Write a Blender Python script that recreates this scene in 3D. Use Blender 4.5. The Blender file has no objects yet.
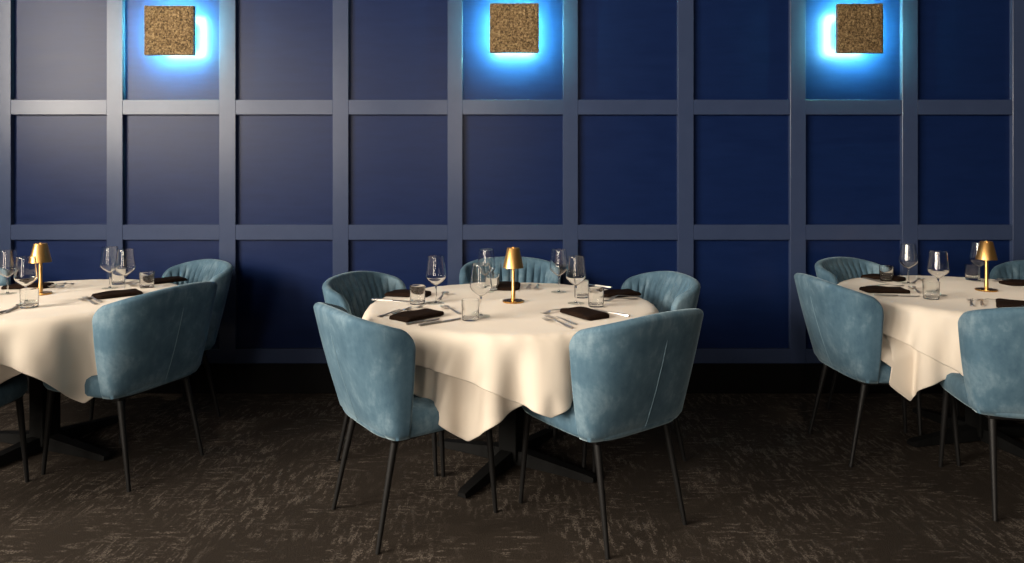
import bpy, bmesh, math, random
import numpy as np
from mathutils import Vector, Matrix

random.seed(4)
S = bpy.context.scene
COL = S.collection
PI = math.pi
CAM_Z = 1.344          # camera height
FPX = 681.0            # focal length in pixels of the 1024 x 563 frame
HORIZON = 180.0        # image row of the horizon
WALL_Y = 4.297         # front faces of the wall's stiles and rails
PANEL_Y = 4.327        # recessed panels
TABLE_Z = 0.760        # cloth surface


# ------------------------------------------------------------------ helpers
def on_table(px, py):
    y = (CAM_Z - TABLE_Z) * FPX / (py - HORIZON)
    return Vector(((px - 512.0) * y / FPX, y, TABLE_Z))


def wall_x(px, y=WALL_Y):
    return (px - 512.0) * y / FPX


def link(name, me, mat, parent=None, smooth=True):
    o = bpy.data.objects.new(name, me)
    COL.objects.link(o)
    if mat is not None:
        me.materials.append(mat)
    if smooth:
        for p in me.polygons:
            p.use_smooth = True
    if parent is not None:
        o.parent = parent
    return o


def from_bm(name, bm, mat, parent=None, smooth=True, angle=None):
    bmesh.ops.recalc_face_normals(bm, faces=bm.faces[:])
    me = bpy.data.meshes.new(name)
    bm.to_mesh(me)
    bm.free()
    o = link(name, me, mat, parent, smooth)
    if angle is not None:
        me.set_sharp_from_angle(angle=math.radians(angle))
    return o


def tag(o, label, cat=None, group=None, kind=None):
    o['label'] = label
    if cat:
        o['category'] = cat
    if group:
        o['group'] = group
    if kind:
        o['kind'] = kind
    return o


def empty(name, loc=(0, 0, 0), rz=0.0):
    o = bpy.data.objects.new(name, None)
    o.empty_display_size = 0.05
    COL.objects.link(o)
    o.location = loc
    o.rotation_euler = (0, 0, rz)
    return o


def copy_tree(o, parent=None):
    c = o.copy()
    COL.objects.link(c)
    c.parent = parent
    for ch in list(o.children):
        copy_tree(ch, c)
    return c


def add_box(bm, x0, x1, y0, y1, z0, z1, bev=0.0, seg=1):
    r = bmesh.ops.create_cube(bm, size=1.0)
    vs = r['verts']
    for v in vs:
        v.co = Vector((x0 + (v.co.x + .5) * (x1 - x0), y0 + (v.co.y + .5) * (y1 - y0), z0 + (v.co.z + .5) * (z1 - z0)))
    if bev > 0:
        es = list({e for v in vs for e in v.link_edges})
        bmesh.ops.bevel(bm, geom=es, offset=bev, segments=seg, affect='EDGES', profile=0.5)


def box_obj(name, dims, mat, parent=None, bev=0.0, seg=1):
    bm = bmesh.new()
    add_box(bm, *dims, bev=bev, seg=seg)
    return from_bm(name, bm, mat, parent, smooth=False)


def add_lathe(bm, prof, n=32, closed=False):
    """prof: (r, z) list, revolved about z; ends with r == 0 close the surface."""
    rings = []
    for r, z in prof:
        if r < 1e-6:
            rings.append([bm.verts.new((0, 0, z))])
        else:
            rings.append([bm.verts.new((r * math.cos(2 * PI * i / n), r * math.sin(2 * PI * i / n), z)) for i in range(n)])
    pairs = list(zip(rings[:-1], rings[1:]))
    if closed:
        pairs.append((rings[-1], rings[0]))
    for a, b in pairs:
        for i in range(n):
            j = (i + 1) % n
            if len(a) == 1 and len(b) == 1:
                continue
            if len(a) == 1:
                bm.faces.new((a[0], b[i], b[j]))
            elif len(b) == 1:
                bm.faces.new((a[i], a[j], b[0]))
            else:
                bm.faces.new((a[i], a[j], b[j], b[i]))


def lathe_obj(name, prof, mat, parent=None, n=32, closed=False, angle=40):
    bm = bmesh.new()
    add_lathe(bm, prof, n, closed)
    return from_bm(name, bm, mat, parent, True, angle)


def add_tube(bm, pts, radii, n=10):
    """round bar through pts, capped."""
    pts = [Vector(p) for p in pts]
    rings = []
    for k, p in enumerate(pts):
        t = (pts[min(k + 1, len(pts) - 1)] - pts[max(k - 1, 0)]).normalized()
        a = t.cross(Vector((0, 0, 1)))
        if a.length < 1e-3:
            a = t.cross(Vector((0, 1, 0)))
        a.normalize()
        b = t.cross(a)
        r = radii[k] if hasattr(radii, '__len__') else radii
        rings.append([bm.verts.new(p + (a * math.cos(2 * PI * i / n) + b * math.sin(2 * PI * i / n)) * r) for i in range(n)])
    for A, B in zip(rings[:-1], rings[1:]):
        for i in range(n):
            j = (i + 1) % n
            bm.faces.new((A[i], A[j], B[j], B[i]))
    bm.faces.new(rings[0][::-1])
    bm.faces.new(rings[-1])


# ---------------------------------------------------------------- materials
def new_mat(name):
    m = bpy.data.materials.new(name)
    m.use_nodes = True
    nt = m.node_tree
    return m, nt, nt.nodes['Principled BSDF']


def node(nt, kind, **kw):
    n = nt.nodes.new(kind)
    for k, v in kw.items():
        if k in n.inputs.keys():
            n.inputs[k].default_value = v
        else:
            setattr(n, k, v)
    return n


def obj_coords(nt, scale=(1, 1, 1), rot=(0, 0, 0)):
    tc = node(nt, 'ShaderNodeTexCoord')
    mp = node(nt, 'ShaderNodeMapping')
    mp.inputs['Scale'].default_value = scale
    mp.inputs['Rotation'].default_value = rot
    nt.links.new(tc.outputs['Object'], mp.inputs['Vector'])
    return mp.outputs['Vector']


def ramp(nt, fac, stops):
    r = node(nt, 'ShaderNodeValToRGB')
    el = r.color_ramp.elements
    while len(el) < len(stops):
        el.new(0.5)
    for e, (p, c) in zip(el, stops):
        e.position = p
        e.color = c if len(c) == 4 else (*c, 1)
    nt.links.new(fac, r.inputs['Fac'])
    return r.outputs['Color']


def add_bump(nt, bsdf, height, strength=0.2, dist=0.01):
    b = node(nt, 'ShaderNodeBump')
    b.inputs['Strength'].default_value = strength
    b.inputs['Distance'].default_value = dist
    nt.links.new(height, b.inputs['Height'])
    nt.links.new(b.outputs['Normal'], bsdf.inputs['Normal'])


def plain(name, col, rough=0.5, metal=0.0, spec=0.5):
    m, nt, b = new_mat(name)
    b.inputs['Base Color'].default_value = (*col, 1)
    b.inputs['Roughness'].default_value = rough
    b.inputs['Metallic'].default_value = metal
    b.inputs['Specular IOR Level'].default_value = spec
    n = node(nt, 'ShaderNodeTexNoise', Scale=40.0, Detail=3.0)
    nt.links.new(obj_coords(nt), n.inputs['Vector'])
    mr = node(nt, 'ShaderNodeMapRange')
    mr.inputs['To Min'].default_value = max(rough - .06, .02)
    mr.inputs['To Max'].default_value = min(rough + .06, 1)
    nt.links.new(n.outputs['Fac'], mr.inputs['Value'])
    nt.links.new(mr.outputs['Result'], b.inputs['Roughness'])
    return m


def paint(name, col_a, col_b, rough, spec, brush=(1.0, 1.0, 14.0), bump=0.02, vary=.015):
    """satin wall paint with faint brush marks."""
    m, nt, b = new_mat(name)
    v = obj_coords(nt, brush)
    n = node(nt, 'ShaderNodeTexNoise', Scale=5.0, Detail=6.0, Roughness=0.6)
    nt.links.new(v, n.inputs['Vector'])
    nt.links.new(ramp(nt, n.outputs['Fac'], [(.3, col_a), (.7, col_b)]), b.inputs['Base Color'])
    mr = node(nt, 'ShaderNodeMapRange')
    mr.inputs['From Min'].default_value = .3
    mr.inputs['From Max'].default_value = .7
    mr.inputs['To Min'].default_value = rough - vary
    mr.inputs['To Max'].default_value = rough + vary
    nt.links.new(n.outputs['Fac'], mr.inputs['Value'])
    nt.links.new(mr.outputs['Result'], b.inputs['Roughness'])
    b.inputs['Specular IOR Level'].default_value = spec
    add_bump(nt, b, n.outputs['Fac'], bump, .004)
    return m


M_PANEL = paint('navy_panel_paint', (.0048, .0142, .0640), (.0060, .0175, .0760), .33, .17, (1.0, 1.0, 6.0), .02)
M_STILE = paint('slate_navy_trim_paint', (.036, .053, .112), (.040, .058, .120), .26, .30, (1.5, 1.5, 1.5), 0.0, .004)
M_RAIL = M_STILE
M_BASE = plain('black_skirting', (.0025, .0023, .0025), .6, 0, .12)
M_CEIL = plain('dark_ceiling', (.10, .095, .09), .9)
M_SIDE = plain('side_wall_paint', (.06, .065, .08), .8)
M_BLACK = plain('black_powder_coat', (.008, .0075, .0075), .5, 0, .3)
M_CAST = plain('black_cast_iron', (.004, .004, .004), .7, 0, .15)
M_WOODTOP = plain('dark_table_board', (.03, .02, .014), .5)
M_STEEL = plain('polished_steel', (.60, .56, .52), .40, 1.0)
M_BRASS = plain('brushed_brass', (.82, .47, .16), .36, 1.0)
M_BRASS_DARK = plain('dark_reflection_brass', (.55, .30, .09), .28, 1.0)  # lamp base colour darkened to hold the dark surroundings it mirrors


def carpet_mat():
    m, nt, b = new_mat('woven_brown_carpet')
    L = nt.links

    def noise(scale, vec, detail=3.0, rough=.6, dist=0.0):
        n = node(nt, 'ShaderNodeTexNoise', Scale=scale, Detail=detail, Roughness=rough, Distortion=dist)
        L.new(vec, n.inputs['Vector'])
        return n.outputs['Fac']

    def math_(op, a, bb, clamp=False):
        n = node(nt, 'ShaderNodeMath', operation=op, use_clamp=clamp)
        for i, x in enumerate((a, bb)):
            if isinstance(x, (int, float)):
                n.inputs[i].default_value = x
            else:
                L.new(x, n.inputs[i])
        return n.outputs[0]

    def step(x, a, c):
        n = node(nt, 'ShaderNodeMapRange', interpolation_type='SMOOTHSTEP')
        n.inputs['From Min'].default_value = a
        n.inputs['From Max'].default_value = c
        L.new(x, n.inputs['Value'])
        return n.outputs['Result']
    sn = node(nt, 'ShaderNodeVectorMath', operation='SNAP')
    L.new(obj_coords(nt), sn.inputs[0])
    sn.inputs[1].default_value = (.006, .006, 1.0)

    def scaled(v):
        mp = node(nt, 'ShaderNodeMapping')
        mp.inputs['Scale'].default_value = v
        L.new(sn.outputs['Vector'], mp.inputs['Vector'])
        return mp.outputs['Vector']
    along = scaled((26, 6, 1))
    across = scaled((6, 30, 1))
    flat = scaled((1, 1, 1))
    fine = obj_coords(nt)
    d1 = step(noise(1.6, along, 4.0, .68), .50, .60)
    d2 = step(noise(1.7, across, 4.0, .68), .52, .62)
    big = step(noise(2.2, flat, 3.0, .6), .38, .60)
    big2 = step(noise(4.2, flat, 2.0, .6, .5), .42, .6)
    a1 = math_('MULTIPLY', d1, big)
    a2 = math_('MULTIPLY', d2, big2)
    streak = math_('MAXIMUM', a1, a2)
    patch = math_('MULTIPLY', step(noise(13.0, flat, 4.0, .7), .55, .72), .65)
    pat = math_('MAXIMUM', streak, math_('MULTIPLY', patch, big))
    grain = noise(420.0, fine, 2.0, .7)
    tuft = noise(150.0, fine, 2.0, .6)
    pat2 = math_('MULTIPLY', pat, step(tuft, .38, .58))
    pat3 = math_('ADD', pat2, math_('MULTIPLY', step(grain, .42, .66), .34), True)
    col = ramp(nt, pat3, [(0.0, (.025, .0188, .0140)), (.35, (.058, .046, .037)), (1.0, (.150, .124, .104))])
    L.new(col, b.inputs['Base Color'])
    b.inputs['Roughness'].default_value = .95
    b.inputs['Specular IOR Level'].default_value = .12
    add_bump(nt, b, math_('ADD', grain, math_('MULTIPLY', tuft, .7)), .7, .006)
    return m


M_CARPET = carpet_mat()


def velvet_mat():
    m, nt, b = new_mat('teal_velvet')
    v = obj_coords(nt)
    n = node(nt, 'ShaderNodeTexNoise', Scale=5.0, Detail=5.0, Roughness=.62, Distortion=.5)
    nt.links.new(v, n.inputs['Vector'])
    n2 = node(nt, 'ShaderNodeTexNoise', Scale=38.0, Detail=4.0, Roughness=.6)
    nt.links.new(obj_coords(nt, (1, 1, .45)), n2.inputs['Vector'])
    mx = node(nt, 'ShaderNodeMix', data_type='FLOAT')
    mx.inputs['Factor'].default_value = .3
    nt.links.new(n.outputs['Fac'], mx.inputs['A'])
    nt.links.new(n2.outputs['Fac'], mx.inputs['B'])
    c = ramp(nt, mx.outputs['Result'], [(.30, (.040, .090, .140)), (.50, (.084, .154, .212)), (.67, (.195, .285, .345))])
    nt.links.new(c, b.inputs['Base Color'])
    b.inputs['Roughness'].default_value = .8
    b.inputs['Specular IOR Level'].default_value = .2
    b.inputs['Sheen Weight'].default_value = .42
    b.inputs['Sheen Roughness'].default_value = .35
    b.inputs['Sheen Tint'].default_value = (.62, .80, .88, 1)
    add_bump(nt, b, n2.outputs['Fac'], .15, .003)
    return m


M_VELVET = velvet_mat()
M_SEAM = plain('pale_teal_piping', (.15, .24, .30), .7)


def linen_mat():
    m, nt, b = new_mat('cream_linen')
    v = obj_coords(nt)
    n = node(nt, 'ShaderNodeTexNoise', Scale=3.0, Detail=4.0)
    nt.links.new(v, n.inputs['Vector'])
    nt.links.new(ramp(nt, n.outputs['Fac'], [(.3, (.70, .615, .52)), (.7, (.76, .675, .575))]), b.inputs['Base Color'])
    b.inputs['Roughness'].default_value = .8
    b.inputs['Specular IOR Level'].default_value = .25
    b.inputs['Sheen Weight'].default_value = .12
    w = node(nt, 'ShaderNodeTexNoise', Scale=500.0, Detail=2.0)
    nt.links.new(v, w.inputs['Vector'])
    add_bump(nt, b, w.outputs['Fac'], .12, .001)
    return m


M_LINEN = linen_mat()


def napkin_mat():
    m, nt, b = new_mat('dark_brown_napkin_linen')
    n = node(nt, 'ShaderNodeTexNoise', Scale=60.0, Detail=3.0)
    nt.links.new(obj_coords(nt, (1, 4, 1)), n.inputs['Vector'])
    nt.links.new(ramp(nt, n.outputs['Fac'], [(.3, (.010, .0050, .0032)), (.7, (.019, .0105, .0070))]), b.inputs['Base Color'])
    b.inputs['Roughness'].default_value = .85
    b.inputs['Specular IOR Level'].default_value = .06
    add_bump(nt, b, n.outputs['Fac'], .25, .002)
    return m


M_NAPKIN = napkin_mat()


def bronze_mat():
    m, nt, b = new_mat('crinkled_bronze_leaf')
    v = obj_coords(nt)
    n = node(nt, 'ShaderNodeTexNoise', Scale=85.0, Detail=6.0, Roughness=.7, Distortion=.8)
    nt.links.new(v, n.inputs['Vector'])
    nt.links.new(ramp(nt, n.outputs['Fac'], [(.38, (.040, .024, .010)), (.50, (.25, .160, .072)), (.66, (.62, .45, .24))]), b.inputs['Base Color'])
    b.inputs['Metallic'].default_value = .55
    b.inputs['Roughness'].default_value = .42
    add_bump(nt, b, n.outputs['Fac'], .9, .012)
    return m


M_BRONZE = bronze_mat()


def emit_mat(name, col, strength):
    m = bpy.data.materials.new(name)
    m.use_nodes = True
    nt = m.node_tree
    nt.nodes.clear()
    e = node(nt, 'ShaderNodeEmission')
    e.inputs['Color'].default_value = (*col, 1)
    e.inputs['Strength'].default_value = strength
    o = node(nt, 'ShaderNodeOutputMaterial')
    nt.links.new(e.outputs[0], o.inputs['Surface'])
    return m


M_LED = emit_mat('cool_led', (.31, 1.0, .74), 620.0)


def glass_mat():
    m, nt, b = new_mat('clear_glass')
    b.inputs['Base Color'].default_value = (.99, .995, .99, 1)
    b.inputs['Transmission Weight'].default_value = 1.0
    b.inputs['Roughness'].default_value = 0.0
    b.inputs['IOR'].default_value = 1.47
    return m


M_GLASS = glass_mat()


def thin_glass_mat():
    m = bpy.data.materials.new('thin_clear_glass')
    m.use_nodes = True
    nt = m.node_tree
    nt.nodes.clear()
    fr = node(nt, 'ShaderNodeLayerWeight')
    pw = node(nt, 'ShaderNodeMath', operation='POWER')
    nt.links.new(fr.outputs['Facing'], pw.inputs[0])
    pw.inputs[1].default_value = 7.0
    sc = node(nt, 'ShaderNodeMath', operation='MULTIPLY_ADD')
    nt.links.new(pw.outputs[0], sc.inputs[0])
    sc.inputs[1].default_value = .3
    sc.inputs[2].default_value = .03
    tr = node(nt, 'ShaderNodeBsdfTransparent')
    tr.inputs['Color'].default_value = (.96, .97, .96, 1)
    gl = node(nt, 'ShaderNodeBsdfGlossy')
    gl.inputs['Roughness'].default_value = .03
    mx = node(nt, 'ShaderNodeMixShader')
    nt.links.new(sc.outputs[0], mx.inputs[0])
    nt.links.new(tr.outputs[0], mx.inputs[1])
    nt.links.new(gl.outputs[0], mx.inputs[2])
    o = node(nt, 'ShaderNodeOutputMaterial')
    nt.links.new(mx.outputs[0], o.inputs['Surface'])
    return m


M_THIN = thin_glass_mat()

# ------------------------------------------------------------------ setting
bm = bmesh.new()
add_box(bm, -5.0, 6.4, -4.5, PANEL_Y + .05, -.05, 0.0)
floor = from_bm('floor', bm, M_CARPET, None, False)
tag(floor, 'dark brown carpet with a broken woven pattern', 'floor', kind='structure')

CEIL = 4.0
wall = box_obj('wall_back', (-5.0, 6.4, PANEL_Y, PANEL_Y + .05, 0, CEIL), M_PANEL)
tag(wall, 'navy panelled wall with a grid of slate blue stiles and rails', 'wall', kind='structure')

OPEN = [(-216.5, -119.0), (-103.5, -5.0), (10.7, 106.5), (122.5, 219.0), (235.5, 332.5), (348.4, 447.5), (462.5, 563.0),
        (578.0, 678.0), (693.7, 790.5), (806.0, 902.5), (918.0, 1013.0), (1029.0, 1125.0), (1141.0, 1237.0)]
RAILS = [(.186, .278), (.966, 1.062), (1.757, 1.851), (2.546, 2.640), (3.335, 3.429)]
edges = [(-5.0, wall_x(OPEN[0][0]))]
for a, c in zip(OPEN[:-1], OPEN[1:]):
    edges.append((wall_x(a[1]), wall_x(c[0])))
edges.append((wall_x(OPEN[-1][1]), wall_x(OPEN[-1][1]) + .1))
for x0, x1 in edges:
    o = box_obj('stile', (x0, x1, WALL_Y, PANEL_Y + .01, .186, CEIL), M_STILE, wall, bev=.0018)
    o['kind'] = 'structure'
for a, c in OPEN:
    for z0, z1 in RAILS:
        o = box_obj('rail', (wall_x(a) - .001, wall_x(c) + .001, WALL_Y + .0015, PANEL_Y + .01, z0, z1), M_RAIL, wall, bev=.0018)
        o['kind'] = 'structure'
bb = box_obj('baseboard_back', (-5.0, 6.4, WALL_Y - .012, PANEL_Y + .01, 0, .186), M_BASE, bev=.002)
tag(bb, 'tall black baseboard under the navy panelling', 'baseboard', kind='structure')

ceil = box_obj('ceiling', (-5.0, 6.4, -4.5, PANEL_Y + .05, CEIL, CEIL + .08), M_CEIL)
tag(ceil, 'dark plain ceiling over the dining room', 'ceiling', kind='structure')

# the side wall with three tall windows through which the daylight comes
WX = -5.0
WIN = [(-3.6, -2.2), (-1.7, -.3), (.2, 1.6)]
WZ0, WZ1 = 1.75, 3.7
bm = bmesh.new()
ys = [-4.5] + [v for w in WIN for v in w] + [PANEL_Y + .05]
for k in range(0, len(ys), 2):
    add_box(bm, WX - .12, WX, ys[k], ys[k + 1], 0, CEIL)
for y0, y1 in WIN:
    add_box(bm, WX - .12, WX, y0, y1, 0, WZ0)
    add_box(bm, WX - .12, WX, y0, y1, WZ1, CEIL)
sw = from_bm('wall_left', bm, M_SIDE, None, False)
tag(sw, 'plain side wall with tall window openings', 'wall', kind='structure')
for i, (y0, y1) in enumerate(WIN):
    bm = bmesh.new()
    for d in ((y0, y0 + .05, WZ0, WZ1), (y1 - .05, y1, WZ0, WZ1), (y0, y1, WZ0, WZ0 + .05), (y0, y1, WZ1 - .05, WZ1)):
        add_box(bm, WX - .09, WX - .03, *d)
    w = from_bm('window_%d' % (i + 1), bm, M_BLACK, None, False)
    tag(w, 'tall window in the side wall', 'window', kind='structure')


# ------------------------------------------------------------- wall sconces
def make_sconce():
    root = empty('wall_sconce')
    h = .152
    n = 56
    bm = bmesh.new()
    from mathutils import noise as NZ
    grid = [[None] * (n + 1) for _ in range(n + 1)]
    for j in range(n + 1):
        for i in range(n + 1):
            x = -h + 2 * h * i / n
            z = -h + 2 * h * j / n
            e = min(i, j, n - i, n - j)
            amp = min(1.0, e / 2.0)
            d = (NZ.noise(Vector((x * 60, z * 60, 1.7))) + .6 * NZ.noise(Vector((x * 130, z * 130, 4.1)))) * .0045 * amp
            grid[j][i] = bm.verts.new((x, -.012 - .004 * amp - d, z))
    for j in range(n):
        for i in range(n):
            bm.faces.new((grid[j][i], grid[j][i + 1], grid[j + 1][i + 1], grid[j + 1][i]))
    ring = [grid[0][i] for i in range(n)] + [grid[j][n] for j in range(n)] + [grid[n][i] for i in range(n, 0, -1)] + [grid[j][0] for j in range(n, 0, -1)]
    loops = [ring]
    for inset, y in ((0, .016), (.004, .016), (.004, .002)):     # a shallow tray: edge turned back, added to keep strip light off the room
        f = 1 - inset / h
        loops.append([bm.verts.new((v.co.x * f, y, v.co.z * f)) for v in ring])
    for A, B in zip(loops[:-1], loops[1:]):
        for k in range(len(ring)):
            l = (k + 1) % len(ring)
            bm.faces.new((A[k], B[k], B[l], A[l]))
    bm.faces.new(loops[-1])
    from_bm('face_plate', bm, M_BRONZE, root, True, 50)
    # wall box behind the plate, carrying a lit strip on each of its four sides
    box_obj('mounting_box', (-.085, .085, .002, .108, -.085, .085), M_BLACK, root, bev=.003)
    for k in range(4):
        bm = bmesh.new()
        add_box(bm, -.118, .118, .0045, .0075, .104, .124)
        bmesh.ops.rotate(bm, verts=bm.verts[:], cent=(0, 0, 0), matrix=Matrix.Rotation(k * PI / 2, 3, 'Y'))
        o = from_bm('led_strip', bm, M_LED, root, False)
        o['label'] = 'glowing cool white strip behind the plate'
    return root


sconce = make_sconce()
SY = PANEL_Y - .108
for i, (px, py, lab) in enumerate(((168.8, 30.2, 'square crinkled bronze wall light glowing above the left table'),
                                   (514.3, 27.8, 'square crinkled bronze wall light glowing above the middle table'),
                                   (860.5, 28.2, 'square crinkled bronze wall light glowing above the right table'))):
    o = sconce if i == 0 else copy_tree(sconce)
    yf = SY - .012
    o.location = ((px - 512) * yf / FPX, SY, CAM_Z - (py - HORIZON) * yf / FPX)
    if i == 2:
        o.scale = (.925, 1, 1)
    tag(o, lab, 'wall light', 'bronze wall lights')


# ------------------------------------------------------------- dining chair
def super_pt(phi, a, b, n):
    s, c = math.sin(phi), math.cos(phi)
    return Vector((a * math.copysign(abs(s) ** (2 / n), s), -b * abs(c) ** (2 / n)))


def plan_curve(a, v_tip, b, n, m):
    """m+1 points evenly spaced along the shell's plan, from the left tip round the back to the right tip."""
    raw = [super_pt(-PI / 2 + PI * i / 600, a, b, n) for i in range(601)]
    cum = [0.0]
    for p, q in zip(raw[:-1], raw[1:]):
        cum.append(cum[-1] + (q - p).length)
    out = []
    k = 0
    for i in range(m + 1):
        t = cum[-1] * i / m
        while k < 599 and cum[k + 1] < t:
            k += 1
        f = (t - cum[k]) / max(cum[k + 1] - cum[k], 1e-9)
        p = raw[k].lerp(raw[k + 1], f)
        out.append(Vector((p.x, p.y + v_tip)))
    return out, cum[-1]


SHELL_B, SHELL_T = .400, .868
CH = 16            # channels inside the backrest


def shell_outer(s_i, t, top, bot):
    w = t ** .9
    return bot[s_i].lerp(top[s_i], w)


def make_chair():
    root = empty('dining_chair')
    m = CH * 12
    top, Ltop = plan_curve(.302, -.150, .225, 2.9, m)
    bot, _ = plan_curve(.254, -.150, .088, 4.2, m)
    kv = 16
    bm = bmesh.new()
    cols = []
    for i in range(m + 1):
        s = 2 * i / m - 1
        d_tip = (1 - abs(s)) * Ltop / 2
        zt = SHELL_T - .074 * abs(s) ** 2.2
        rc = .064
        if d_tip < rc:
            zt -= rc - math.sqrt(max(rc * rc - (rc - d_tip) ** 2, 0))
        ts = min(1.0, math.sqrt(max(0.0, 1 - (1 - min(d_tip / .022, 1)) ** 2)) + .02)   # rounded free ends
        rib = .022 * abs(math.sin(PI * CH * i / m)) ** .5 * (1 if d_tip > .01 else d_tip / .01)
        i0, i1 = max(i - 1, 0), min(i + 1, m)

        def pt(t, off):
            c = shell_outer(i, t, top, bot)
            tg = (shell_outer(i1, t, top, bot) - shell_outer(i0, t, top, bot)).normalized()
            nrm = Vector((-tg.y, tg.x))      # towards the seat
            q = c + nrm * off
            return q
        col = []
        th0 = .042 * ts
        for k in range(kv + 1):
            t = k / kv
            bulge = -.006 * math.sin(PI * t) * ts
            p = pt(t, bulge + .021 * (1 - ts))
            z = SHELL_B + t * (zt - .020 - SHELL_B)
            if k == 0:
                p = pt(0, .012)
            col.append((p.x, p.y, z))
        for k in range(1, 7):               # rolled rim
            a = PI * k / 7
            p = pt(1.0, .021 * (1 - ts) + th0 * (1 - math.cos(a)) / 2)
            col.append((p.x, p.y, zt - .020 + .020 * math.sin(a)))
        for k in range(kv, -1, -1):
            t = k / kv
            fade = min(1.0, (1 - t) * 7)
            p = pt(t, .021 * (1 - ts) + th0 + rib * fade + .012 * (1 - t) * ts)
            col.append((p.x, p.y, SHELL_B + t * (zt - .020 - SHELL_B)))
        cols.append([bm.verts.new(c) for c in col])
    L = len(cols[0])
    for A, B in zip(cols[:-1], cols[1:]):
        for k in range(L):
            l = (k + 1) % L
            bm.faces.new((A[k], A[l], B[l], B[k]))
    bm.faces.new(cols[0])
    bm.faces.new(cols[-1][::-1])
    back = from_bm('backrest', bm, M_VELVET, root, True)
    # stitched centre seam on the outer face
    pts = []
    for k in range(13):
        t = .02 + .80 * k / 12
        c = shell_outer(m // 2, t, top, bot)
        pts.append((c.x, c.y - .006 * math.sin(PI * t) - .0002, SHELL_B + t * (SHELL_T - .02 - SHELL_B)))
    b2 = bmesh.new()
    add_tube(b2, pts, [.0005] + [.0018] * 11 + [.0005], 6)
    from_bm('seam', b2, M_SEAM, back)
    # seat cushion
    bm = bmesh.new()
    n = 72

    def seat_ring(inset, z):
        vs = []
        for i in range(n):
            a = 2 * PI * i / n
            c, s = math.cos(a), math.sin(a)
            e = 5.0
            ax, ay = .252 - inset, .274 - inset
            wide = 1.0 - .13 * max(0, s)
            x = ax * wide * math.copysign(abs(c) ** (2 / e), c)
            y = .028 + ay * math.copysign(abs(s) ** (2 / e), s)
            vs.append(bm.verts.new((x, y, z)))
        return vs
    prof = [(.03, .397), (.008, .401), (.0, .415), (.0, .452), (.006, .474), (.022, .487), (.06, .494), (.12, .498), (.19, .499)]
    rs = [seat_ring(*p) for p in prof]
    for A, B in zip(rs[:-1], rs[1:]):
        for i in range(n):
            j = (i + 1) % n
            bm.faces.new((A[i], A[j], B[j], B[i]))
    bm.faces.new(rs[0][::-1])
    bm.faces.new(rs[-1])
    from_bm('seat', bm, M_VELVET, root, True, 60)
    # dark frame under the seat
    bm = bmesh.new()
    add_box(bm, -.205, .205, -.20, .238, .380, .398, .006, 2)
    from_bm('seat_frame', bm, M_BLACK, root, False)
    for sx in (-1, 1):
        for (y0, y1, x0, x1) in ((.228, .256, .19, .207), (-.180, -.262, .182, .207)):
            bm = bmesh.new()
            add_tube(bm, [(sx * x0, y0, .390), (sx * (x0 + x1) / 2, (y0 + y1) / 2, .2), (sx * x1, y1, .0)], [.0145, .0115, .0085], 12)
            from_bm('leg', bm, M_BLACK, root, True, 50)
    return root


CHAIRS = [
    # x, y, facing (dx, dy), label
    (-.395, 2.770, (.805, .593), 'teal velvet chair turned away in front of the middle table, left one of the pair'),
    (.354, 2.750, (-.585, .811), 'teal velvet chair turned away in front of the middle table, right one of the pair'),
    (-.520, 3.370, (.945, -.325), 'teal velvet chair at the left side of the middle table, beyond the front chair'),
    (-.012, 3.880, (.0, -1.0), 'teal velvet chair at the back of the middle table, behind the brass lamp'),
    (.520, 3.390, (-.965, -.262), 'teal velvet chair at the right side of the middle table, beyond the front chair'),
    (-1.830, 3.220, (-.943, .333), 'dark-shaded teal velvet chair turned away at the right side of the left table'),
    (-1.990, 3.800, (-.640, -.768), 'teal velvet chair against the wall behind the right side of the left table'),
    (-2.905, 3.650, (.920, -.390), 'teal velvet chair at the far left edge, behind the wine glasses of the left table'),
    (-2.370, 2.780, (.02, 1.0), 'teal chair mostly cut off at the front of the left table, only its seat showing'),
    (1.842, 3.405, (1.0, .03), 'teal velvet chair seen from outside at the left side of the right table'),
    (2.175, 3.900, (.550, -.835), 'teal velvet chair against the wall at the back left of the right table'),
    (2.160, 2.900, (.20, .98), 'teal velvet chair turned away in front of the right table, cut by the frame'),
    (2.940, 3.840, (-.866, -.500), 'teal velvet chair at the far right edge, behind the brass lamp of the right table'),
]
chair = make_chair()
for i, (x, y, d, lab) in enumerate(CHAIRS):
    o = chair if i == 0 else copy_tree(chair)
    o.location = (x, y, 0)
    o.rotation_euler = (0, 0, math.atan2(d[1], d[0]) - PI / 2)
    tag(o, lab, 'chair', 'teal velvet chairs around the three tables')


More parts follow.
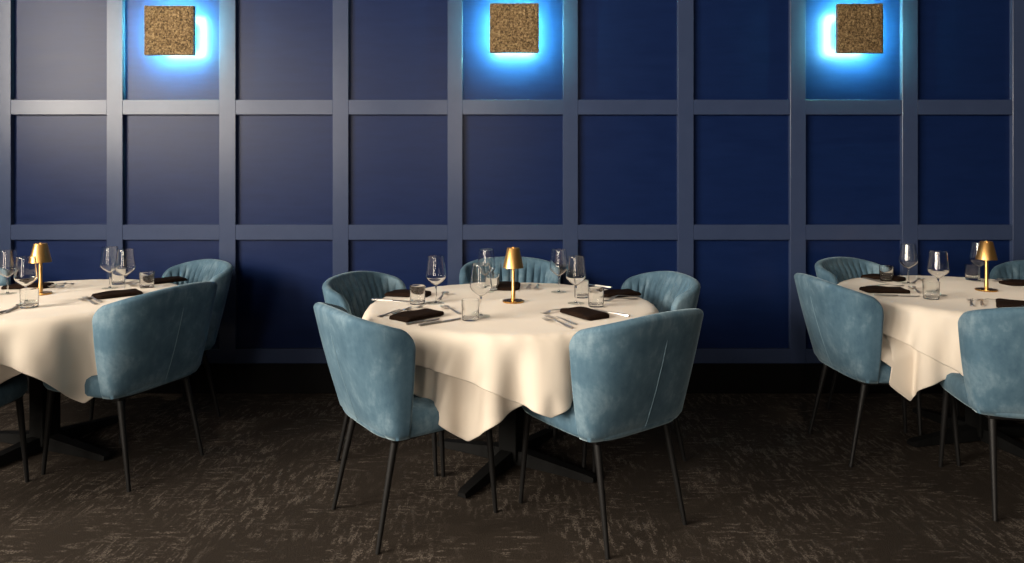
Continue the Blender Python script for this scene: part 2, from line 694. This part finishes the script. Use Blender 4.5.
# ------------------------------------------------------------ dining tables
def make_table(name, x, y, R, arm_deg, label):
    root = empty(name, (x, y, 0), math.radians(arm_deg))
    tp = TABLE_Z - .010
    lathe_obj('tabletop', [(0, tp - .032), (R - .02, tp - .032), (R - .004, tp - .026), (R - .002, tp - .010), (R - .012, tp), (0, tp)], M_WOODTOP, root, 96)
    col = box_obj('column', (-.048, .048, -.048, .048, .03, tp - .045), M_CAST, root, bev=.006, seg=2)
    box_obj('mounting_plate', (-.2, .2, -.2, .2, tp - .045, tp - .030), M_CAST, root, bev=.003)
    for k in range(4):
        bm = bmesh.new()
        secs = [(.0, .034, .012, .075), (.07, .036, .012, .074), (.25, .031, .010, .052), (.40, .027, .006, .034), (.425, .022, .008, .026)]
        rings = []
        for r, w, z0, z1 in secs:
            rings.append([bm.verts.new(p) for p in ((r, -w, z0), (r, w, z0), (r, w * .8, z1), (r, -w * .8, z1))])
        for A, B in zip(rings[:-1], rings[1:]):
            for i in range(4):
                j = (i + 1) % 4
                bm.faces.new((A[i], A[j], B[j], B[i]))
        bm.faces.new(rings[0])
        bm.faces.new(rings[-1])
        bmesh.ops.rotate(bm, verts=bm.verts[:], cent=(0, 0, 0), matrix=Matrix.Rotation(k * PI / 2, 3, 'Z'))
        leg = from_bm('foot', bm, M_CAST, root, False)
        b2 = bmesh.new()
        add_lathe(b2, [(0, 0), (.018, 0), (.020, .004), (.016, .012), (0, .012)], 16)
        bmesh.ops.translate(b2, verts=b2.verts[:], vec=Vector((.39, 0, 0)))
        bmesh.ops.rotate(b2, verts=b2.verts[:], cent=(0, 0, 0), matrix=Matrix.Rotation(k * PI / 2, 3, 'Z'))
        from_bm('glide', b2, M_BLACK, leg)
    return tag(root, label, 'table', 'round cloth-covered dining tables')


TABLES = {'middle': (0.0, 3.235, .672), 'left': (-2.335, 3.405, .630), 'right': (2.420, 3.520, .672)}
make_table('dining_table', *TABLES['middle'], -30, 'round pedestal table with black cross base in the middle, under cream cloths')
make_table('dining_table', *TABLES['left'], -20, 'round pedestal table with black base at the left, under cream cloths')
make_table('dining_table', *TABLES['right'], 12, 'round pedestal table in shadow at the right, under cream cloths')


# ---- tablecloths: a square of linen let fall over the round top (position based cloth)
def drape(R, z, lmin, lmax, N, p, off, under, iters, seed):
    n = N + 1
    g = np.linspace(-1, 1, n)
    X, Y = np.meshgrid(g, g)
    mm = np.maximum(abs(X), abs(Y))
    a = np.arctan2(Y, X)
    q = np.abs((a % (PI / 2)) - PI / 4) / (PI / 4)
    rb = R + lmin + (lmax - lmin) * (1 - q) ** p
    P = np.stack([mm * rb * np.cos(a), mm * rb * np.sin(a), np.full_like(X, z + off)], -1)
    rest = P.copy()
    rng = np.random.RandomState(seed)
    ph = rng.uniform(0, 6.28, 4)
    rr = np.hypot(P[..., 0], P[..., 1])
    out = np.maximum(rr - R, 0)
    P[..., 2] -= out * .15
    P[..., 2] += out * .07 * (np.sin(7 * a + ph[0]) + np.sin(12 * a + ph[1]) + .6 * np.sin(19 * a + ph[2]))
    V = np.zeros_like(P)
    pin = rr < R * .8
    C = []
    for (di, dj, k) in ((0, 1, 1), (1, 0, 1), (1, 1, .7), (1, -1, .7), (0, 3, .22), (3, 0, .22)):
        i0, i1 = slice(0, n - di), slice(di, n)
        if dj >= 0:
            j0, j1 = slice(0, n - dj), slice(dj, n)
        else:
            j0, j1 = slice(-dj, n), slice(0, n + dj)
        d = np.linalg.norm(rest[i1, j1] - rest[i0, j0], axis=-1)
        ii, jj = np.indices(d.shape)
        key = (ii // max(di, 1)) % 2 if di else (jj // max(abs(dj), 1)) % 2
        for c in (0, 1):
            C.append((i0, j0, i1, j1, d, k, (key == c)[..., None] * 1.0))
    rho, hh = .005, .02

    def collide(P):
        r = np.hypot(P[..., 0], P[..., 1])
        zz = P[..., 2] - (z - hh)
        wall_ = zz < hh - rho
        qx = r - (R - rho)
        qy = np.where(wall_, 0, zz - (hh - rho))
        dx, dy = np.maximum(qx, 0), np.maximum(qy, 0)
        d = np.hypot(dx, dy)
        need = rho + off
        f = np.where((qx > 0) & (d < need) & (d > 1e-9), need / np.maximum(d, 1e-9), 1)
        nr = np.where(qx > 0, (R - rho) + dx * f, r)
        nz = np.where((qx > 0) & ~wall_, (z - rho) + dy * f, P[..., 2])
        nz = np.where(qx <= 0, np.maximum(nz, z + off), nz)
        s = np.where(r > 1e-9, nr / np.maximum(r, 1e-9), 1)
        P[..., 0] *= s
        P[..., 1] *= s
        P[..., 2] = nz
        if under is not None:
            F, z0, dz = under
            nt, nb = F.shape
            r = np.hypot(P[..., 0], P[..., 1])
            t = (np.arctan2(P[..., 1], P[..., 0]) / (2 * PI) % 1) * nt
            zi = np.clip((P[..., 2] - z0) / dz, 0, nb - 1).astype(int)
            ti = t.astype(int) % nt
            tf = t - np.floor(t)
            lim = F[ti, zi] * (1 - tf) + F[(ti + 1) % nt, zi] * tf + .004
            s = np.where((P[..., 2] < z - .004) & (r < lim), lim / np.maximum(r, 1e-9), 1)
            P[..., 0] *= s
            P[..., 1] *= s
    dt = 1 / 60.
    for it in range(iters):
        V *= .97 if it < iters * .8 else .85
        V[..., 2] -= 9.8 * dt
        Q = P + V * dt
        for _ in range(16):
            for (i0, j0, i1, j1, d, kk, mk) in C:
                D = Q[i1, j1] - Q[i0, j0]
                l = np.linalg.norm(D, axis=-1)
                cor = (D * ((l - d) / np.maximum(l, 1e-9) * .5 * kk)[..., None]) * mk
                Q[i0, j0] += cor
                Q[i1, j1] -= cor
            Q[pin] = rest[pin]
            collide(Q)
        V = (Q - P) / dt
        P = Q
        sp = np.linalg.norm(V, axis=-1, keepdims=True)
        V *= np.minimum(1, 2.5 / np.maximum(sp, 1e-9))
    return P


def reach(P, z, nt=180, nb=60):
    """how far out the under cloth hangs, by direction and height."""
    z0, dz = z - .6, .6 / 60
    n = P.shape[0]
    t = np.linspace(0, n - 1, (n - 1) * 4 + 1)
    i = np.minimum(t.astype(int), n - 2)
    f = (t - i)[:, None, None]
    A = P[i] * (1 - f) + P[i + 1] * f
    f = (t - i)[None, :, None]
    U = (A[:, i] * (1 - f) + A[:, i + 1] * f).reshape(-1, 3)
    F = np.zeros((nt, nb))
    r = np.hypot(U[:, 0], U[:, 1])
    ti = ((np.arctan2(U[:, 1], U[:, 0]) / (2 * PI) % 1) * nt).astype(int) % nt
    zi = np.clip((U[:, 2] - z0) / dz, 0, nb - 1).astype(int)
    np.maximum.at(F, (ti, zi), np.where(U[:, 2] < z - .002, r, 0))
    F = np.maximum(F, np.maximum(np.roll(F, 1, 0), np.roll(F, -1, 0)))
    return F, z0, dz


CLOTH_R = .672
top_z = TABLE_Z - .010
UNDER = drape(CLOTH_R, top_z, .15, .360, 64, 2.0, .003, None, 360, 3)
F_, z0_, dz_ = reach(UNDER, top_z)
TURN = 25      # the upper cloth is turned by this against the under cloth
F_ = np.roll(F_, -int(round(180 * TURN / 360.)), 0)
OVER = drape(CLOTH_R, top_z, .125, .268, 64, 1.7, .0075, (F_, z0_, dz_), 360, 11)


def cloth_obj(name, P, loc, scale, deg, label, group, hang=1.0, seat=None):
    N = P.shape[0]
    me = bpy.data.meshes.new(name)
    Q = P.copy()
    Q[..., 0] *= scale
    Q[..., 1] *= scale
    Q[..., 2] = np.where(Q[..., 2] < top_z, top_z + (Q[..., 2] - top_z) * hang, Q[..., 2])
    if seat is not None:      # the hem falls outside the near edge of a chair seat pushed under the table
        a = math.radians(deg - 45)
        wx = loc[0] + Q[..., 0] * math.cos(a) - Q[..., 1] * math.sin(a)
        wy = loc[1] + Q[..., 0] * math.sin(a) + Q[..., 1] * math.cos(a)
        x0, x1, ye = seat

        def ease(t):
            t = np.clip(t, 0, 1)
            return t * t * (3 - 2 * t)
        w = ease((.66 - Q[..., 2]) / .14) * ease((3.52 - wy) / .14) * ease((x1 - wx) / .12) * ease((wx - x0) / .05) * (wy > ye)
        wy = wy + (ye - wy) * w
        dx, dy = wx - loc[0], wy - loc[1]
        Q[..., 0] = dx * math.cos(a) + dy * math.sin(a)
        Q[..., 1] = -dx * math.sin(a) + dy * math.cos(a)
    fs = [(j * N + i, j * N + i + 1, (j + 1) * N + i + 1, (j + 1) * N + i) for j in range(N - 1) for i in range(N - 1)]
    me.from_pydata(Q.reshape(-1, 3).tolist(), [], fs)
    o = link(name, me, M_LINEN)
    so = o.modifiers.new('thickness', 'SOLIDIFY')
    so.thickness = .0022
    so.offset = 1.0
    sb = o.modifiers.new('smooth', 'SUBSURF')
    sb.levels = sb.render_levels = 1
    o.location = (loc[0], loc[1], 0)
    o.rotation_euler = (0, 0, math.radians(deg - 45))
    return tag(o, label, 'tablecloth', group)


# the left table is a little smaller and its top cloth hangs lower
R_LEFT = TABLES['left'][2]
UNDER_L = drape(R_LEFT, top_z, .13, .26, 56, 2.0, .003, None, 320, 3)
F_, z0_, dz_ = reach(UNDER_L, top_z)
TURN_L = 34
F_ = np.roll(F_, -int(round(180 * TURN_L / 360.)), 0)
OVER_L = drape(R_LEFT, top_z, .11, .365, 56, 1.9, .0075, (F_, z0_, dz_), 320, 11)

for k, U_, O_, deg, turn, h1 in (('middle', UNDER, OVER, 256, TURN, 1), ('left', UNDER_L, OVER_L, 283, TURN_L, 1), ('right', UNDER, OVER, 211, TURN, 1.08)):
    x, y, R = TABLES[k]
    cloth_obj('tablecloth', U_, (x, y), 1.0, deg, 'cream under cloth with low hanging points on the %s table' % k, 'cream under cloths', h1, (1.5, 2.16, 3.140) if k == 'right' else None)
    cloth_obj('tablecloth', O_, (x, y), 1.0, deg + turn, 'smooth cream top cloth spread over the %s table' % k, 'cream top cloths', 1.0, (1.5, 2.16, 3.134) if k == 'right' else None)


# --------------------------------------------------------------- table lamps
def make_lamp():
    root = empty('table_lamp')
    lathe_obj('base', [(0, 0), (.049, 0), (.051, .002), (.051, .007), (.049, .009), (.012, .010), (0, .010)], M_BRASS_DARK, root, 40)
    lathe_obj('stem', [(0, .009), (.0100, .009), (.0100, .050), (.0082, .054), (.0082, .230), (0, .230)], M_BRASS, root, 20)
    sh = lathe_obj('shade', [(.0485, .165), (.0495, .165), (.0295, .258), (.0275, .260), (.0, .260), (.0, .2585), (.0265, .2585), (.0285, .256)], M_BRASS, root, 48, closed=True)
    lathe_obj('finial', [(0, .260), (.006, .260), (.006, .2625), (.004, .264), (0, .264)], M_BRASS, root, 16)
    return root


lamp = make_lamp()
for i, (px, py, k) in enumerate(((513.3, 302.0, 'middle'), (40.5, 294.3, 'left'), (986.4, 290.6, 'right'))):
    o = lamp if i == 0 else copy_tree(lamp)
    o.location = on_table(px, py)
    tag(o, 'small brass lamp with a conical shade on the %s table' % k, 'lamp', 'brass table lamps')


# -------------------------------------------------------------------- glasses
def smooth_profile(pts, k=5):
    """Catmull-Rom through profile points."""
    out = []
    P = [pts[0]] + list(pts) + [pts[-1]]
    for i in range(1, len(P) - 2):
        p0, p1, p2, p3 = (Vector((*q, 0)) for q in P[i - 1:i + 3])
        for j in range(k):
            t = j / k
            q = .5 * ((2 * p1) + (p2 - p0) * t + (2 * p0 - 5 * p1 + 4 * p2 - p3) * t * t + (3 * p1 - p0 - 3 * p2 + p3) * t ** 3)
            out.append((max(q.x, 0.0), q.y))
    out.append(pts[-1])
    return out


def make_wine_glass():
    root = empty('wine_glass')
    outer = smooth_profile([(.0, .0842), (.006, .0856), (.020, .0945), (.036, .1075), (.0455, .1195), (.0478, .1285), (.0466, .142), (.0438, .165), (.0405, .195), (.0374, .2220)])
    inner = smooth_profile([(.0365, .2222), (.0396, .195), (.0429, .165), (.0456, .142), (.0467, .1290), (.0445, .1208), (.0352, .1092), (.0192, .0965), (.006, .0885), (.0, .0875)])
    lathe_obj('bowl', outer + [(.0370, .2226)] + inner, M_GLASS, root, 48, angle=32)
    lathe_obj('stem', [(0, .003)] + smooth_profile([(.009, .003), (.0055, .008), (.0040, .018), (.0036, .045), (.0040, .072), (.0052, .080), (.0068, .0862)], 4) + [(0, .0866)], M_GLASS, root, 20, angle=32)
    lathe_obj('foot', [(0, 0), (.039, 0), (.0400, .0010), (.0394, .0018), (.030, .0024), (.020, .0032), (.008, .0046), (0, .0050)], M_THIN, root, 40, angle=32)
    return root


def make_tumbler():
    # one blown piece: thick base, thin wall
    return lathe_obj('tumbler', [(0, .0008), (.030, .0004), (.0325, .0008), (.0345, .0026), (.0352, .006), (.0358, .014), (.0372, .0840), (.0370, .0862), (.0364, .0868),
                       (.0358, .0862), (.0356, .0840), (.0341, .016), (.0334, .0135), (.031, .0118), (.026, .0112), (0, .0108)], M_GLASS, None, 48, angle=32)


wine = make_wine_glass()
WINE = [
    (436.0, 303.2, 'wine glass by the left chair of the middle table, standing alone beside a tumbler'),
    (481.0, 316.0, 'front wine glass left of the brass lamp on the middle table, a tumbler before it'),
    (486.3, 291.8, 'wine glass left of the brass lamp at the back of the middle table'),
    (558.8, 292.2, 'rear wine glass of the pair right of the brass lamp on the middle table'),
    (576.0, 303.4, 'front wine glass of the pair right of the brass lamp on the middle table'),
    (110.0, 288.2, 'left wine glass of the pair at the back of the left table'),
    (125.2, 292.0, 'right wine glass of the pair at the back of the left table'),
    (7.5, 293.8, 'wine glass at the left edge, left of the pair by the left lamp'),
    (26.0, 304.2, 'wine glass just in front of the brass lamp on the left table'),
    (908.4, 283.4, 'wine glass at the back left of the right table'),
    (938.2, 295.0, 'wine glass in the middle of the right table with a tumbler before it'),
    (979.3, 281.2, 'wine glass directly behind the brass lamp on the right table'),
]
for i, (px, py, lab) in enumerate(WINE):
    o = wine if i == 0 else copy_tree(wine)
    o.location = on_table(px, py)
    tag(o, lab, 'wine glass', 'wine glasses on the three tables')

tumbler = make_tumbler()
TUMB = [
    (417.5, 304.0, 'tumbler beside the dark napkin at the left side of the middle table'),
    (470.5, 320.2, 'tumbler below the front wine glass at the front of the middle table'),
    (493.0, 290.0, 'tumbler behind the wine glasses left of the middle lamp'),
    (581.5, 297.6, 'tumbler standing behind the front right wine glass of the middle table'),
    (596.0, 306.6, 'tumbler at the right of the middle table, in front of a napkin'),
    (147.0, 287.6, 'tumbler right of the pair of wine glasses on the left table'),
    (118.8, 284.4, 'tumbler half hidden behind the pair of wine glasses on the left table'),
    (29.5, 307.6, 'tumbler below the wine glass in front of the left lamp'),
    (886.3, 281.0, 'tumbler by the dark napkins at the left side of the right table'),
    (931.2, 299.0, 'tumbler in front of the middle wine glass of the right table'),
    (972.3, 280.0, 'tumbler at the back of the right table, left of its lamp'),
]
for i, (px, py, lab) in enumerate(TUMB):
    o = tumbler if i == 0 else copy_tree(tumbler)
    o.location = on_table(px, py)
    tag(o, lab, 'tumbler', 'water tumblers on the three tables')


# -------------------------------------------------------- napkins and cutlery
def make_napkin(seed):
    rnd = random.Random(seed)
    bm = bmesh.new()
    nx, na = 26, 28
    Lh, W, H = .106, .064, .021
    rings = []
    ph = [rnd.uniform(0, 6) for _ in range(4)]
    for i in range(nx + 1):
        u = -1 + 2 * i / nx
        e = 1 - abs(u)
        k = min(1.0, e / (.22 if u < 0 else .06))
        wsc = (.90 + .10 * math.sqrt(max(0, 1 - (1 - k) ** 2))) if u > 0 else (.62 + .38 * math.sqrt(max(0, 1 - (1 - k) ** 2)))
        hsc = .55 + .45 * math.sqrt(max(0, 1 - (1 - min(1, e / .10)) ** 2))
        hsc *= 1.0 + .10 * math.sin(3 * u + ph[0])
        rg = []
        for j in range(na):
            a = 2 * PI * j / na
            c, s = math.cos(a), math.sin(a)
            y = W * wsc * math.copysign(abs(c) ** .34, c)
            zz = H / 2 + H / 2 * hsc * math.copysign(abs(s) ** .55, s)
            if abs(c) > .7:
                y *= 1 - .05 * abs(math.sin(3 * PI * zz / H))
            zz -= (H / 2) * (1 - hsc)
            y += .004 * math.sin(2.2 * u + ph[1])
            zz += .0018 * math.sin(5 * u + 40 * y + ph[2]) * (1 if s > .2 else 0)
            rg.append(bm.verts.new((Lh * u, y, max(zz, 0.0))))
        rings.append(rg)
    for A, B in zip(rings[:-1], rings[1:]):
        for i in range(na):
            j = (i + 1) % na
            bm.faces.new((A[i], A[j], B[j], B[i]))
    bm.faces.new(rings[0])
    bm.faces.new(rings[-1][::-1])
    return from_bm('napkin', bm, M_NAPKIN, None, True, 45)


def strip(bm, secs, th):
    """flat bar along x from cross sections (x, half width, z, y centre)."""
    rings = []
    for x, w, z, yc in secs:
        rings.append([bm.verts.new(p) for p in ((x, yc - w, z), (x, yc + w, z), (x, yc + w * .8, z + th), (x, yc - w * .8, z + th))])
    for A, B in zip(rings[:-1], rings[1:]):
        for i in range(4):
            j = (i + 1) % 4
            bm.faces.new((A[i], A[j], B[j], B[i]))
    bm.faces.new(rings[0])
    bm.faces.new(rings[-1])


def make_fork():
    root = empty('fork')
    bm = bmesh.new()
    strip(bm, [(-.100, .0075, .001, 0), (-.094, .0095, .001, 0), (-.06, .0075, .003, 0), (-.01, .0042, .009, 0), (.025, .0034, .012, 0)], .0026)
    from_bm('handle', bm, M_STEEL, root, True, 40)
    bm = bmesh.new()
    strip(bm, [(.022, .0036, .012, 0), (.036, .0085, .009, 0), (.048, .0125, .006, 0), (.058, .0128, .004, 0)], .002)
    for k in range(4):
        yc = -.0108 + .0072 * k
        strip(bm, [(.056, .0021, .0041, yc), (.075, .0018, .0030, yc), (.092, .0013, .0050, yc * .95), (.100, .0007, .0075, yc * .93)], .0018)
    h = from_bm('tines', bm, M_STEEL, root, True, 40)
    return root


def make_knife():
    root = empty('knife')
    bm = bmesh.new()
    strip(bm, [(-.108, .0075, .0005, 0), (-.102, .0090, .0005, 0), (-.05, .0070, .0005, 0), (0.0, .0060, .0005, 0)], .0065)
    from_bm('handle', bm, M_STEEL, root, True, 40)
    bm = bmesh.new()
    strip(bm, [(-.002, .0060, .0015, 0), (.012, .0095, .0015, -.002), (.060, .0105, .0015, -.003), (.092, .0085, .0015, -.001), (.108, .0020, .0015, .005)], .0022)
    from_bm('blade', bm, M_STEEL, root, True, 40)
    return root


def make_spoon():
    root = empty('spoon')
    bm = bmesh.new()
    strip(bm, [(-.090, .0070, .001, 0), (-.084, .0090, .001, 0), (-.05, .0065, .003, 0), (.0, .0038, .009, 0), (.040, .0032, .011, 0)], .0026)
    from_bm('handle', bm, M_STEEL, root, True, 40)
    bm = bmesh.new()
    na, nr = 28, 6
    lay = []
    for side in (0, 1):
        rg = []
        for k in range(nr + 1):
            f = k / nr
            if k == 0:
                rg.append([bm.verts.new((.064, 0, .0008 + .0014 * side))])
                continue
            row = []
            for i in range(na):
                a = 2 * PI * i / na
                x = .064 + f * .029 * math.cos(a)
                y = f * .0195 * math.sin(a) * (1 - .14 * math.cos(a))
                row.append(bm.verts.new((x, y, .0008 + .0098 * f ** 2 + .0014 * side)))
            rg.append(row)
        lay.append(rg)
        for A, B in zip(rg[:-1], rg[1:]):
            for i in range(na):
                j = (i + 1) % na
                if len(A) == 1:
                    bm.faces.new((A[0], B[i], B[j]))
                else:
                    bm.faces.new((A[i], A[j], B[j], B[i]))
    A, B = lay[0][-1], lay[1][-1]
    for i in range(na):
        j = (i + 1) % na
        bm.faces.new((A[i], A[j], B[j], B[i]))
    from_bm('bowl', bm, M_STEEL, root, True, 50)
    return root


def lay(o, start, end, lift=.0015):
    """set a thing that lies along x between two points of the table seen in the photo."""
    a, b = on_table(*start), on_table(*end)
    o.location = ((a.x + b.x) / 2, (a.y + b.y) / 2, TABLE_Z + lift)
    o.rotation_euler = (0, 0, math.atan2(b.y - a.y, b.x - a.x))
    return o


# the side of a napkin seen from the table middle is its rounded fold: start = inner end, end = outer end
NAPKINS = [
    ((436, 313.5), (398, 321.5), 'folded dark brown napkin at the front left place of the middle table'),
    ((431, 296.8), (387, 294.6), 'folded dark brown napkin beside the tumbler, left side of the middle table'),
    ((508.5, 291.0), (508.5, 284.6), 'folded dark brown napkin behind the brass lamp on the middle table'),
    ((603, 296.4), (632, 294.4), 'folded dark brown napkin at the right side of the middle table behind a tumbler'),
    ((568, 311.5), (600, 319.6), 'folded dark brown napkin with rounded end at the front right place of the middle table'),
    ((101, 297.6), (133, 294.2), 'folded dark brown napkin behind the big shaded chair of the left table'),
    ((148, 284.0), (180, 280.4), 'folded dark brown napkin before the rear right chair of the left table'),
    ((46, 287.6), (12, 288.0), 'folded dark brown napkin behind the lamp of the left table'),
    ((906, 292.0), (864, 291.6), 'folded dark brown napkin on the near left side of the right table'),
    ((900, 281.0), (868, 277.6), 'folded dark brown napkin behind the tumbler at the back left of the right table'),
    ((1009, 301.5), (1016, 312.0), 'folded dark brown napkin behind the front chair of the right table'),
    ((1006, 284.6), (1040, 284.6), 'folded dark brown napkin right of the lamp on the right table'),
]
proto = [make_napkin(3), make_napkin(8)]
used = [False, False]
for i, (a, c, lab) in enumerate(NAPKINS):
    k = i % 2
    o = proto[k] if not used[k] else copy_tree(proto[k])
    used[k] = True
    lay(o, a, c, .0005)
    tag(o, lab, 'napkin', 'folded dark napkins at the place settings')

fork, knife, spoon = make_fork(), make_knife(), make_spoon()
CUTLERY = [
    # handle end, head end
    ('fork', (379, 317.2), (411, 310.3), 'outer steel fork left of the napkin at the front left place of the middle table'),
    ('fork', (393, 314.2), (422, 307.6), 'inner steel fork tucked by the napkin at the front left place of the middle table'),
    ('knife', (420, 326.2), (461, 319.0), 'long steel knife on the near side of the front left napkin, middle table'),
    ('butter', (409, 324.6), (438, 319.6), 'short steel butter knife touching the front left napkin, middle table'),
    ('spoon', (461.5, 315.2), (441, 307.6), 'steel spoon with its bowl toward the front left napkin of the middle table'),
    ('knife', (375, 300.2), (410, 302.2), 'steel knife in front of the napkin at the left side of the middle table'),
    ('spoon', (438, 300.6), (447, 293.6), 'steel spoon leaning beside the stem of the lone left wine glass, middle table'),
    ('fork', (530, 284.6), (528, 290.6), 'inner steel fork right of the napkin behind the middle lamp'),
    ('fork', (538, 284.8), (536, 290.8), 'outer steel fork right of the napkin behind the middle lamp'),
    ('fork', (637, 297.0), (607, 299.0), 'inner steel fork in front of the right side napkin, middle table'),
    ('fork', (634, 299.6), (604, 301.8), 'outer steel fork before the right side napkin, next to the tumbler, middle table'),
    ('knife', (610, 288.0), (581, 284.2), 'bright steel knife at the far rim on the right of the middle table'),
    ('fork', (577, 325.6), (545, 316.8), 'inner steel fork left of the front right napkin, middle table'),
    ('fork', (573, 329.0), (543, 319.6), 'outer steel fork left of the front right napkin, middle table'),
    ('dessert', (562, 310.4), (544, 314.6), 'small steel fork lying across above the front right napkin, middle table'),
    ('knife', (622, 315.6), (596, 311.0), 'steel knife beyond the front right napkin of the middle table'),
    ('fork', (104, 303.2), (82, 297.6), 'inner steel fork before the big shaded chair of the left table'),
    ('fork', (99, 305.6), (78, 299.4), 'outer steel fork before the big shaded chair of the left table'),
    ('dessert', (106, 296.0), (92, 298.8), 'small steel fork across the top of the napkin by the shaded chair, left table'),
    ('fork', (152, 280.6), (126, 284.0), 'steel fork before the rear right chair of the left table'),
    ('spoon', (146, 281.8), (129, 287.6), 'steel spoon behind the pair of wine glasses on the left table'),
    ('spoon', (66, 283.2), (49, 288.6), 'steel spoon right of the lamp on the left table'),
    ('fork', (72, 284.0), (58, 289.0), 'steel fork right of the spoon by the lamp on the left table'),
    ('knife', (-10, 317.0), (19, 307.0), 'steel knife at the front edge of the left table, left of its tumbler'),
    ('spoon', (4, 313.6), (24, 306.0), 'steel spoon beside the knife at the front of the left table'),
    ('fork', (868, 286.6), (902, 286.8), 'steel fork behind the near left napkin of the right table'),
    ('knife', (876, 296.0), (920, 297.0), 'steel knife in front of the near left napkin of the right table'),
    ('spoon', (921, 293.8), (910, 288.0), 'steel spoon between the near left napkin and tumbler of the right table'),
    ('spoon', (908, 284.2), (926, 279.4), 'steel spoon at the back of the right table between its two left wine glasses'),
    ('knife', (864, 278.6), (886, 283.4), 'steel knife before the back left napkin of the right table'),
    ('fork', (973, 308.0), (969, 299.2), 'outer steel fork behind the front chair of the right table'),
    ('fork', (984, 307.6), (979, 299.0), 'inner steel fork behind the front chair of the right table'),
    ('dessert', (1001, 302.2), (983, 301.2), 'small steel fork above the napkin behind the front chair, right table'),
    ('fork', (1012, 279.4), (990, 282.2), 'steel fork beside the napkin right of the lamp, right table'),
]
src = {'fork': fork, 'knife': knife, 'spoon': spoon, 'butter': knife, 'dessert': fork}
seen = set()
for kind, a, c, lab in CUTLERY:
    p = src[kind]
    o = p if p.name not in seen else copy_tree(p)
    seen.add(p.name)
    lay(o, a, c)
    if kind in ('butter', 'dessert'):
        o.scale = (.78, .85, .9)
    if lab.startswith('steel knife in front of the napkin at the left'):
        o.rotation_euler.x = .16
    cat = {'butter': 'knife', 'dessert': 'fork'}.get(kind, kind)
    tag(o, lab, cat, 'steel cutlery at the place settings')


# ------------------------------------------------------------------- lights
def area(name, loc, rot, sx, sy, power, col, spread=None):
    l = bpy.data.lights.new(name, 'AREA')
    l.shape = 'RECTANGLE'
    l.size, l.size_y = sx, sy
    l.energy = power
    l.color = col
    if spread:
        l.spread = spread
    o = bpy.data.objects.new(name, l)
    COL.objects.link(o)
    o.location = loc
    o.rotation_euler = rot
    return o


for i, (y0, y1) in enumerate(WIN):
    area('window_daylight', (WX - .11, (y0 + y1) / 2, (WZ0 + WZ1) / 2), (0, -PI / 2, 0), WZ1 - WZ0 - .1, y1 - y0 - .1, (255, 250, 245)[i], (1.0, .90, .76))
# added spots without fixtures, one over each table, to brighten the cloth tops
for (x, y, p) in ((0.0, 3.2, 130), (-2.33, 3.4, 120), (2.45, 3.5, 120)):
    l = bpy.data.lights.new('fill_spot', 'SPOT')
    l.energy = p
    l.color = (1.0, .87, .71)
    l.spot_size = math.radians(33)
    l.spot_blend = 1.0
    l.shadow_soft_size = .09
    o = bpy.data.objects.new('fill_spot', l)
    COL.objects.link(o)
    o.location = (x, y, CEIL - .03)
# one more added spot, to brighten the carpet in front of the middle table
l = bpy.data.lights.new('fill_spot', 'SPOT')
l.energy = 90
l.color = (1.0, .87, .71)
l.spot_size = math.radians(46)
l.spot_blend = 1.0
l.shadow_soft_size = .09
o = bpy.data.objects.new('fill_spot', l)
COL.objects.link(o)
o.location = (.15, 1.75, CEIL - .03)
# daylight from a tall window in the wall behind the camera
area('rear_light', (-.85, -4.4, 2.65), (PI / 2, 0, 0), .45, 2.3, 60, (1.0, .88, .74))
area('rear_light', (-3.8, -4.4, 2.65), (PI / 2, 0, 0), 1.4, 2.3, 80, (1.0, .88, .74))  # added fill from the rear left for the front chairs, no known window

W = bpy.data.worlds.new('room_ambient')
S.world = W
W.use_nodes = True
bg = W.node_tree.nodes['Background']
bg.inputs['Color'].default_value = (.9, .85, .8, 1)
bg.inputs['Strength'].default_value = .022

# ------------------------------------------------------------------- camera
cam = bpy.data.cameras.new('camera')
cam.sensor_width = 36.0
cam.lens = FPX / 1024 * 36
cam.shift_y = -(563 / 2 - HORIZON) / 1024
co = bpy.data.objects.new('camera', cam)
COL.objects.link(co)
co.location = (0, 0, CAM_Z)
co.rotation_euler = (PI / 2, 0, 0)
S.camera = co

vs = S.view_settings
vs.view_transform = 'Standard'
vs.look = 'None'
vs.exposure = 0.4
vs.gamma = 1.0
vs.use_curve_mapping = False
S.cycles.use_denoising = True
S.cycles.max_bounces = 14
S.cycles.transmission_bounces = 12
